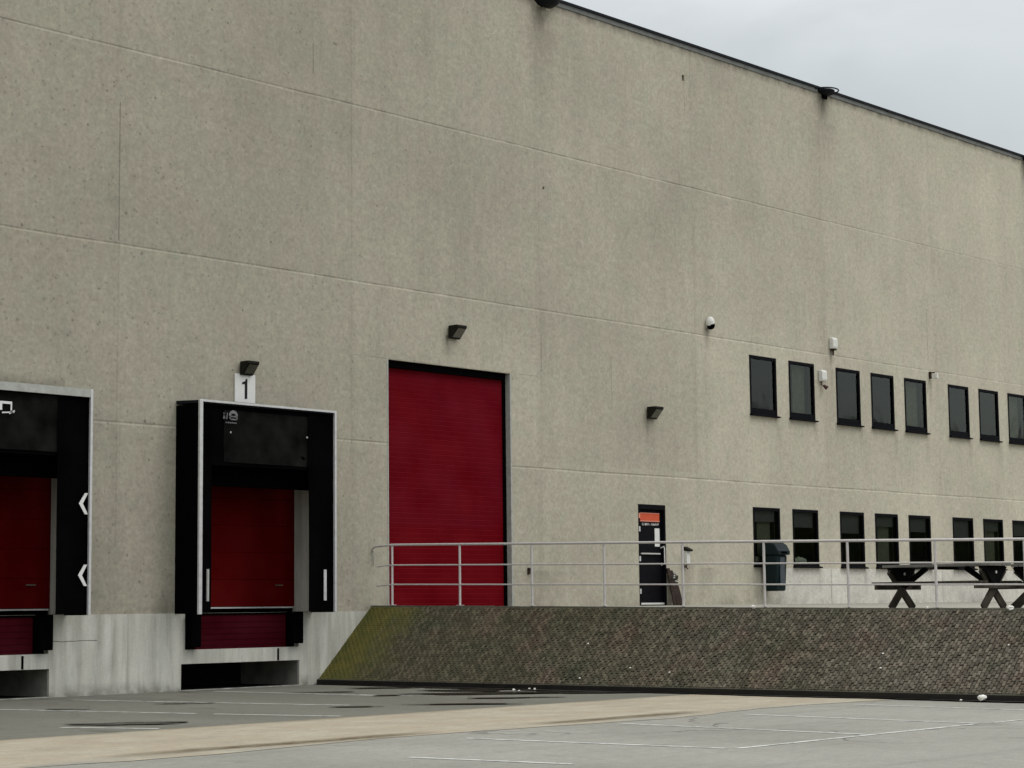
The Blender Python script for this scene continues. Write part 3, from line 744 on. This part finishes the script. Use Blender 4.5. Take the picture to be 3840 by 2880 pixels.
def leveller(k, label):
    S = thing('dock_leveller', label, 'dock leveller', (23.28 + k, 0, .68), 'dock levellers'); O = (23.28 + k, 0, .68)
    g = MB(); g.box(22.18 + k, 24.25 + k, .02, .06, .675, 1.285)
    for q in range(5): g.box(22.2 + k, 24.23 + k, .012, .0195, .76 + q * .1, .765 + q * .1)
    g.build('lip_plate', m_red3, S, O, bevel=.006)
    g = MB(); g.box(22.18 + k, 24.25 + k, .0, .06, 1.288, 1.315); g.build('deck_edge', m_black, S, O)
    g = MB(); g.box(21.95 + k, 22.17 + k, -.16, .0, .74, 1.315); g.build('bumper', m_black, S, O, bevel=.015)
    g = MB(); g.box(24.27 + k, 24.52 + k, -.16, .0, .76, 1.325); g.build('bumper', m_black, S, O, bevel=.015)
    g = MB(); g.box(21.94 + k, 24.52 + k, .1, .12, .705, 1.318); g.build('back_plate', m_black, S, O)
    g = MB(); g.box(22.25 + k, 22.33 + k, -.004, .05, .655, .70); g.box(23.55 + k, 23.7 + k, -.004, .05, .66, .70); g.build('hinge_lug', m_red3, S, O)
    g = MB(); g.box(24.02 + k, 24.06 + k, -.02, -.0125, .47, .68); g.build('drain_slot', m_black, S, O)
leveller(0, 'dark red dock leveller lip with black bumpers below the number 1 door')
leveller(-5.38, 'dark red dock leveller lip with black bumper at the left edge of the photo')

# number plate "1"
P = thing('number_sign', 'white plate with a black number 1 above the dock shelter', 'sign', (23.24, -.02, 5.03)); O = (23.24, -.02, 5.03)
g = MB(); g.box(23.005, 23.475, -.03, -.002, 5.03, 5.54); g.build('plate', m_signw, P, O, bevel=.004)
g = MB(); g.prism([(23.225, 5.10), (23.285, 5.10), (23.285, 5.46), (23.255, 5.46), (23.235, 5.415), (23.165, 5.39), (23.165, 5.355), (23.225, 5.36)], 1, -.034, -.0305); g.build('numeral', m_ink, P, O)

# wall floodlights
def lamp(x_, z_, label, s_=1.):
    L = thing('wall_lamp', label, 'lamp', (x_, 0, z_), 'floodlights on the warehouse wall'); O = (0, 0, 0)
    wd = .27 * s_; dp = .25 * s_; h = .24 * s_
    prof = [(-.03, 0), (-.03, -h), (-.075, -h), (-dp, -.045), (-dp, 0)]
    g = MB(); g.prism(prof, 0, 0, wd); g.build('housing', m_lamp, L, O, bevel=.008)
    a = Vector((0, -.078, -h + .012)); b = Vector((0, -dp + .006, -.05)); n_ = Vector((0, -(b.z - a.z), b.y - a.y)).normalized()
    if n_.z > 0: n_ = -n_
    g = MB(); q = [a + (b - a) * .1 + n_ * .006, a + (b - a) * .93 + n_ * .006]
    g.quad((.05, q[0].y, q[0].z), (wd - .02, q[0].y, q[0].z), (wd - .02, q[1].y, q[1].z), (.05, q[1].y, q[1].z)); g.build('lens', m_lens, L, O)
    g = MB(); g.box(.06, wd - .06, -.03, -.001, -h * .8, -.03); g.build('mount', m_lamp, L, O)
lamp(23.11, 5.76, 'dark floodlight fixed to the wall just above the number 1 plate')
lamp(28.49, 6.93, 'dark floodlight on the wall above the tall red roller door', 1.08)
lamp(34.84, 5.735, 'dark floodlight on the wall above the black personnel door', 1.1)

# white alarm boxes
def alarm(x_, z_, label, siren):
    A_ = thing('alarm_box', label, 'alarm box', (x_, 0, z_), 'white alarm boxes on the wall'); O = (0, 0, 0)
    g = MB(); g.prism([(-.005, 0), (-.11, .0), (-.13, .06), (-.13, .24), (-.09, .285), (-.005, .285)], 0, 0, .22); g.build('case', m_white, A_, O, bevel=.02)
    if siren:
        g = MB(); g.tube([(.10, -.03, -.005), (.10, -.03, -.08), (.14, -.10, -.13)], .012, 8); g.tube([(.12, -.07, -.10), (.17, -.15, -.17)], [.03, .055], 12)
        g.build('horn', simple('dark_red_horn', (.05, .015, .012), .6, .3), A_, O)
    else:
        g = MB(); g.box(.04, .18, -.11, -.01, -.035, -.001); g.tube([(.11, -.05, -.03), (.11, -.05, -.16)], .02, 8); g.build('cable_gland', m_brown, A_, O)
alarm(42.33, 7.70, 'upper white alarm box with dark stub and long brown stain below', False)
alarm(41.80, 6.84, 'lower white alarm box with small dark horn beside upper window', True)

# rounded wall sensor
A_ = thing('wall_sensor', 'rounded pale wall sensor with black underside left of the upper windows', 'sensor', (37.2, 0, 7.82)); O = (0, 0, 0)
bm = bmesh.new(); bmesh.ops.create_uvsphere(bm, u_segments=20, v_segments=14, radius=1, matrix=Matrix.Translation((0, -.09, .02)) @ Matrix.Diagonal((.10, .11, .145, 1)))
bmesh.ops.bisect_plane(bm, geom=bm.verts[:] + bm.edges[:] + bm.faces[:], plane_co=(0, -.1, -.06), plane_no=(0, .45, -1), clear_outer=True)
me = bpy.data.meshes.new('dome'); bm.to_mesh(me); bm.free(); me.materials.append(m_white)
for f in me.polygons: f.use_smooth = True
o = bpy.data.objects.new('dome', me); sc.collection.objects.link(o); o.parent = A_
bm = bmesh.new(); bmesh.ops.create_uvsphere(bm, u_segments=16, v_segments=10, radius=1, matrix=Matrix.Translation((.01, -.10, -.035)) @ Matrix.Diagonal((.095, .1, .105, 1)))
me = bpy.data.meshes.new('lens'); bm.to_mesh(me); bm.free(); me.materials.append(m_black)
for f in me.polygons: f.use_smooth = True
o = bpy.data.objects.new('lens', me); sc.collection.objects.link(o); o.parent = A_
g = MB(); g.box(-.05, .05, -.04, -.001, -.08, .1); g.build('mount', m_white, A_, O)

# small camera above the windows
A_ = thing('wall_camera', 'small brown and white camera on a bracket above the upper windows', 'camera', (47.18, 0, 7.38)); O = (0, 0, 0)
g = MB(); g.box(0, .07, -.05, -.001, -.06, .13); g.tube([(.04, -.04, .1), (.04, -.16, .1)], .018, 8); g.build('bracket', m_brown, A_, O)
g = MB(); g.box(.01, .10, -.24, -.1, -.07, .07); g.build('body', m_white, A_, O, bevel=.012)

# little fittings near the doors
A_ = thing('key_switch', 'tiny dark switch box on the wall right of the red roller door', 'switch', (30.84, 0, 2.03)); O = (0, 0, 0)
g = MB(); g.box(-.03, .04, -.035, -.001, 0, .13); g.build('case', m_brown, A_, O, bevel=.005); g = MB(); g.tube([(.005, -.034, .09), (.005, -.045, .09)], .015, 8); g.build('button', m_black, A_, O)
A_ = thing('wall_tap', 'pale wall box under a dark hood right of the black door', 'wall tap', (36.12, 0, 2.2)); O = (0, 0, 0)
g = MB(); g.box(.0, .13, -.09, -.001, .08, .40); g.build('case', m_white, A_, O, bevel=.01)
g = MB(); g.prism([(-.002, .38), (-.15, .36), (-.16, .40), (-.002, .47)], 0, -.01, .14); g.build('hood', m_lamp, A_, O)
g = MB(); g.tube([(.03, -.05, .09), (.03, -.05, .0), (.03, -.09, -.03)], .013, 8); g.tube([(-.10, -.04, .02), (.02, -.05, .02)], .02, 8); g.build('spout', m_brown, A_, O)

# leaning boards beside the black door
A_ = thing('leaning_boards', 'dark brown weathered boards leaning on the wall right of the black door', 'boards', (35.62, -.1, pz(0))); O = (0, 0, 0)
rs = random.Random(5)
for q in range(3):
    g = MB(); x_ = -.11 + q * .105; h = .82 - .05 * q
    g.bar((x_, -.10 - .01 * q, .0), (x_ - .02, .07, h), .10, .03, up=(0, 1, 0)); g.build('board', m_brown, A_, O)
g = MB(); g.box(-.17, .15, .0, .03, .58, .66); g.build('cross_board', m_wood, A_, O)
g = MB(); rs = random.Random(8)
for q in range(7): g.box(*(lambda a, b: (a, a + .05, -.075, -.06, b, b + .03))(rs.uniform(-.14, .06), rs.uniform(.35, .7)))
g.build('paint_flecks', m_alu_dirty, A_, O)

# litter bin hung on the wall
BX, BZ = 39.30, 1.67
B_ = thing('litter_bin', 'dark green hooded litter bin mounted on the wall in front of the first lower window', 'bin', (BX, -.28, BZ)); O = (0, 0, 0)
def frustum(g, x0, x1, y0, y1, z0, X0, X1, Y0, Y1, z1):
    g.add([(x0, y0, z0), (x1, y0, z0), (x1, y1, z0), (x0, y1, z0), (X0, Y0, z1), (X1, Y0, z1), (X1, Y1, z1), (X0, Y1, z1)],
          [(3, 2, 1, 0), (4, 5, 6, 7), (0, 1, 5, 4), (1, 2, 6, 5), (2, 3, 7, 6), (3, 0, 4, 7)])
g = MB(); frustum(g, -.21, .17, -.18, .16, 0, -.25, .20, -.22, .2, .84); g.build('body', m_green, B_, O, bevel=.035)
g = MB(); g.prism([(-.29, .84), (.22, .84), (.22, 1.14), (-.05, 1.16), (-.20, 1.08), (-.29, .93)], 0, -.28, .23); g.build('hood', m_green, B_, O, bevel=.03)
g = MB(); g.box(-.14, .08, -.30, -.288, .87, .92); g.build('rim', m_black, B_, O)
g = MB(); g.box(-.11, .07, -.232, -.20, .12, .78); g.build('reflection_panel', simple('blue_grey_reflection', (.045, .055, .068), .35, .5, var=.15), B_, O, bevel=.01)  # paler plate stands in for a bluish reflection on the body
g = MB(); g.box(-.08, .06, .17, .279, .15, .25); g.box(-.08, .06, .17, .279, .6, .7); g.build('bracket', m_galv, B_, O)

# ---------------------------------------------------------------- railing
RL = thing('steel_railing', 'galvanised three-rail steel railing along the top of the paved embankment', 'railing', (KX, -.5, kz(-.5))); O = (KX, -.5, kz(-.5))
def rz_(y): return 2.555 + .0225 * y
ys = [-.53, -2.26, -3.99, -5.62, -7.28, -8.89, -10.44, -11.96, -13.41, -14.9, -16.4, -17.9, -19.4, -20.9, -22.4, -23.8]
for y_ in ys:
    g = MB(); g.tube([(KX, y_, kz(y_) - .02), (KX, y_, rz_(y_) - .02)], .021, 10); p = g.build('post', m_galv, RL, O, smooth=False)
    g = MB(); g.box(KX - .05, KX + .06, y_ - .05, y_ + .05, kz(y_) + .0055, kz(y_) + .014); g.build('base_plate', m_galv, p, O)
for fr_, r_, nm in ((1., .022, 'top_rail'), (.665, .0135, 'rail'), (.345, .0135, 'rail')):
    pts = []
    for y_ in [-.07, -.3, -.53] + ys[1:]:
        b_ = kz(y_); t_ = rz_(y_); z_ = b_ + (t_ - b_) * fr_
        if y_ > -.5: z_ -= .035 * (1 - (-y_) / .53)
        pts.append((KX, y_, z_))
    if fr_ == 1.: pts = [(KX, -.03, pts[0][2] - .06), (KX, -.04, pts[0][2] - .02)] + pts
    else: pts[0] = (KX, -.12, pts[0][2])
    g = MB(); g.tube(pts, r_, 10); g.build(nm, m_galv, RL, O)
g = MB(); g.tube([(KX, -.03, rz_(0) - .12), (KX + .01, -.03, kz(0) + .75)], .01, 6); g.build('end_stay', m_alu_dirty, RL, O)

# ---------------------------------------------------------------- picnic tables
def picnic(loc, rz, label):
    T = thing('picnic_table', label, 'picnic table', loc, 'picnic tables on the platform', rz); O = (0, 0, 0); Lh = 1.04; fx = .885
    for i in range(5):
        y_ = -.30 + .15 * i; g = MB(); g.box(-Lh, Lh, y_ - .07, y_ + .07, .705, .75); g.build('tabletop_plank', m_wood_top, T, O, bevel=.004)
    for s_ in (-1, 1):
        for q in (0, 1):
            y_ = s_ * (.52 + .145 * q); g = MB(); g.box(-Lh, Lh, y_ - .068, y_ + .068, .415, .455); g.build('bench_plank', m_wood, T, O, bevel=.004)
    for s_ in (-1, 1):
        xf = s_ * fx
        for t_ in (-1, 1):
            g = MB(); g.bar((xf + .022 * t_, .36 * t_, .66), (xf + .022 * t_, -.42 * t_, -.01), .042, .15, up=(0, 1, 0)); g.build('leg', m_wood, T, O, bevel=.004)
        g = MB(); g.box(xf + s_ * .05, xf + s_ * .09, -.75, .75, .325, .414); g.build('bench_bearer', m_wood, T, O, bevel=.004)
        g = MB(); g.box(xf - .05, xf + .05, -.36, .36, .62, .704); g.build('top_bearer', m_wood_dark, T, O)
        g = MB(); g.prism([(-.40, .695), (.40, .695), (.09, .38), (-.09, .38)], 0, xf - .06, xf - .045); g.prism([(-.40, .695), (.40, .695), (.09, .38), (-.09, .38)], 0, xf + .045, xf + .049); g.build('shade_gusset', m_wood_dark, T, O)  # dark plates fill the leg V in place of the shade there
        g = MB(); g.bar((xf - s_ * .05, 0, .38), (s_ * .38, 0, .69), .09, .04, up=(0, 1, 0)); g.build('brace', m_wood_dark, T, O)
        g = MB(); g.tube([(xf - .062, 0, .60), (xf - .075, 0, .60)], .024, 12); g.build('bolt', m_white, T, O)
    g = MB(); g.box(-.05, .05, -.36, .36, .66, .704); g.build('batten', m_wood_dark, T, O)
    return T
# local +x axis points away from the camera side (towards the wall); bolts face the yard
picnic((30.78, -9.64, pz(-9.6) + .002), R(90), 'dark wooden picnic table standing end-on to the wall behind the railing')
picnic((32.42, -10.92, pz(-10.92) + .002), R(0), 'dark wooden picnic table partly cut off at the right edge of the photo')

# ---------------------------------------------------------------- litter
def stone(p, r, label, seed, cat='litter', grp='white litter on the slope and kerb'):
    r_ = random.Random(seed); bm = bmesh.new(); bmesh.ops.create_icosphere(bm, subdivisions=2, radius=r)
    for v in bm.verts: v.co *= r_.uniform(.75, 1.2); v.co.z *= .7
    me = bpy.data.meshes.new('litter_scrap'); bm.to_mesh(me); bm.free(); me.materials.append(m_litter)
    o = bpy.data.objects.new('litter_scrap', me); sc.collection.objects.link(o); o.location = p
    tag(o, label, cat, grp); return o
stone((26.35, -13.18, 1.27), .055, 'white crumpled scrap on the kerb below the cut-off picnic table', 1)
stone((26.34, -11.83, 1.285), .030, 'small pale scrap on the kerb beside the railing post between picnic table ends', 2)
stone((26.33, -8.72, 1.325), .042, 'white crumpled scrap on the kerb below the green litter bin', 3)
stone((24.84, -13.50, .06), .065, 'white plastic scrap at the foot of the slope near the right edge', 4)
stone((24.84, -13.18, .02), .02, 'tiny pale scrap at the foot of the slope left of the larger plastic scrap', 14)
lab = ['leftmost white scrap in the dark puddle at the slope foot', 'upper small white scrap in the puddle at the slope foot', 'rightmost white scrap in the puddle at the slope foot', 'lower small pale scrap in the puddle at the slope foot']
for i, (p, r_) in enumerate((((24.45, -5.28, .03), .026), ((24.72, -5.38, .04), .018), ((24.66, -5.55, .04), .024), ((24.42, -5.42, .02), .016))): stone(p, r_, lab[i], 30 + i)
sl = [(25.33, -11.63, .41), (25.54, -11.55, .61), (25.66, -5.87, .73), (25.28, -7.05, .36), (25.11, -6.14, .19), (25.67, -13.5, .74), (25.22, -7.88, .30)]
ll = ['white speck low on the slope under the picnic table', 'white speck halfway up the slope under the picnic table', 'bright white speck mid slope under the black door', 'pale speck low on the slope left of the bin',
      'pale speck just above the toe kerb beside the puddle', 'white speck mid slope at the right edge', 'pale speck low on the slope under the green bin']
for i, p in enumerate(sl):
    q = Vector(p) + Vector((-.02, 0, .02)); stone(q, .017, ll[i], 50 + i)

# ---------------------------------------------------------------- roof-edge hoppers
def hopper(x_, label):
    H = thing('gutter_hopper', label, 'gutter hopper', (x_, 0, 14.2), 'gutter hoppers under the roof edge'); O = (0, 0, 0)
    g = MB(); n = 14; rows = []
    for j, (f, z_) in enumerate(((1, .14), (1, .06), (.88, -.02), (.6, -.085), (.25, -.115))):
        if x_ > 40: z_ = .11 + (z_ - .14) * .5; f *= .8
        rows.append([(.36 * f * math.cos(math.pi * k / n), -.02 - .34 * f * math.sin(math.pi * k / n), z_) for k in range(n + 1)])
    for a, b in zip(rows[:-1], rows[1:]):
        for k in range(n): g.quad(a[k], a[k + 1], b[k + 1], b[k])
    g.build('bowl', m_roofblack, H, O, smooth=True)
    g = MB(); pts = [(.38 * math.cos(math.pi * k / n), -.02 - .37 * math.sin(math.pi * k / n), .105) for k in range(n + 1)]; g.tube(pts, .018, 6); g.build('rim', m_alu_dirty if x_ < 40 else m_roofblack, H, O)
    g = MB(); g.box(-.1, .1, -.06, -.024, -.1, .1); g.build('outlet', m_black, H, O)
hopper(31.55, 'black rounded gutter hopper at the roof edge in the top middle of the photo')
hopper(42.4, 'black rounded gutter hopper at the roof edge above the upper windows')
hopper(53.25, 'black rounded gutter hopper at the roof edge at the far right')

# ---------------------------------------------------------------- trees across the road, mirrored in the panes
def leafy():
    M = Mat('tree_foliage', .8, .2); P = M.pos()
    M.color(M.mix((.035, .05, .018), (.07, .085, .03), M.rng(M.noise(P, .4, 3), .35, .65))); return M.m
g = MB(); rs = random.Random(21)
for t in range(26):
    cx, cy = 66 + t * 4.2 + rs.uniform(-2, 2), -56 + rs.uniform(-5, 5) ; h = rs.uniform(10, 17)
    for k in range(900):
        a = rs.uniform(0, 6.28); u = rs.uniform(-1, 1); rr = rs.random() ** .4 * 4.2 * math.sqrt(max(.05, 1 - u * u)); p = Vector((cx + rr * math.cos(a), cy + rr * math.sin(a), h * .58 + u * h * .45))
        d1 = Vector((rs.uniform(-1, 1), rs.uniform(-1, 1), rs.uniform(-1, 1))).normalized() * rs.uniform(.3, .6); d2 = d1.orthogonal().normalized() * rs.uniform(.3, .6)
        g.add([p - d1, p + d2, p + d1, p - d2], [(0, 1, 2, 3)])
for k in range(9000):
    p = Vector((rs.uniform(60, 175), -50 + rs.uniform(-4, 4), rs.uniform(0, 8.5) * rs.uniform(.6, 1)))
    d1 = Vector((rs.uniform(-1, 1), rs.uniform(-1, 1), rs.uniform(-1, 1))).normalized() * rs.uniform(.4, .8); d2 = d1.orthogonal().normalized() * rs.uniform(.4, .7)
    g.add([p - d1, p + d2, p + d1, p - d2], [(0, 1, 2, 3)])
tag(g.build('treeline', leafy()), 'distant row of leafy trees across the road facing the warehouse', None, kind='stuff')
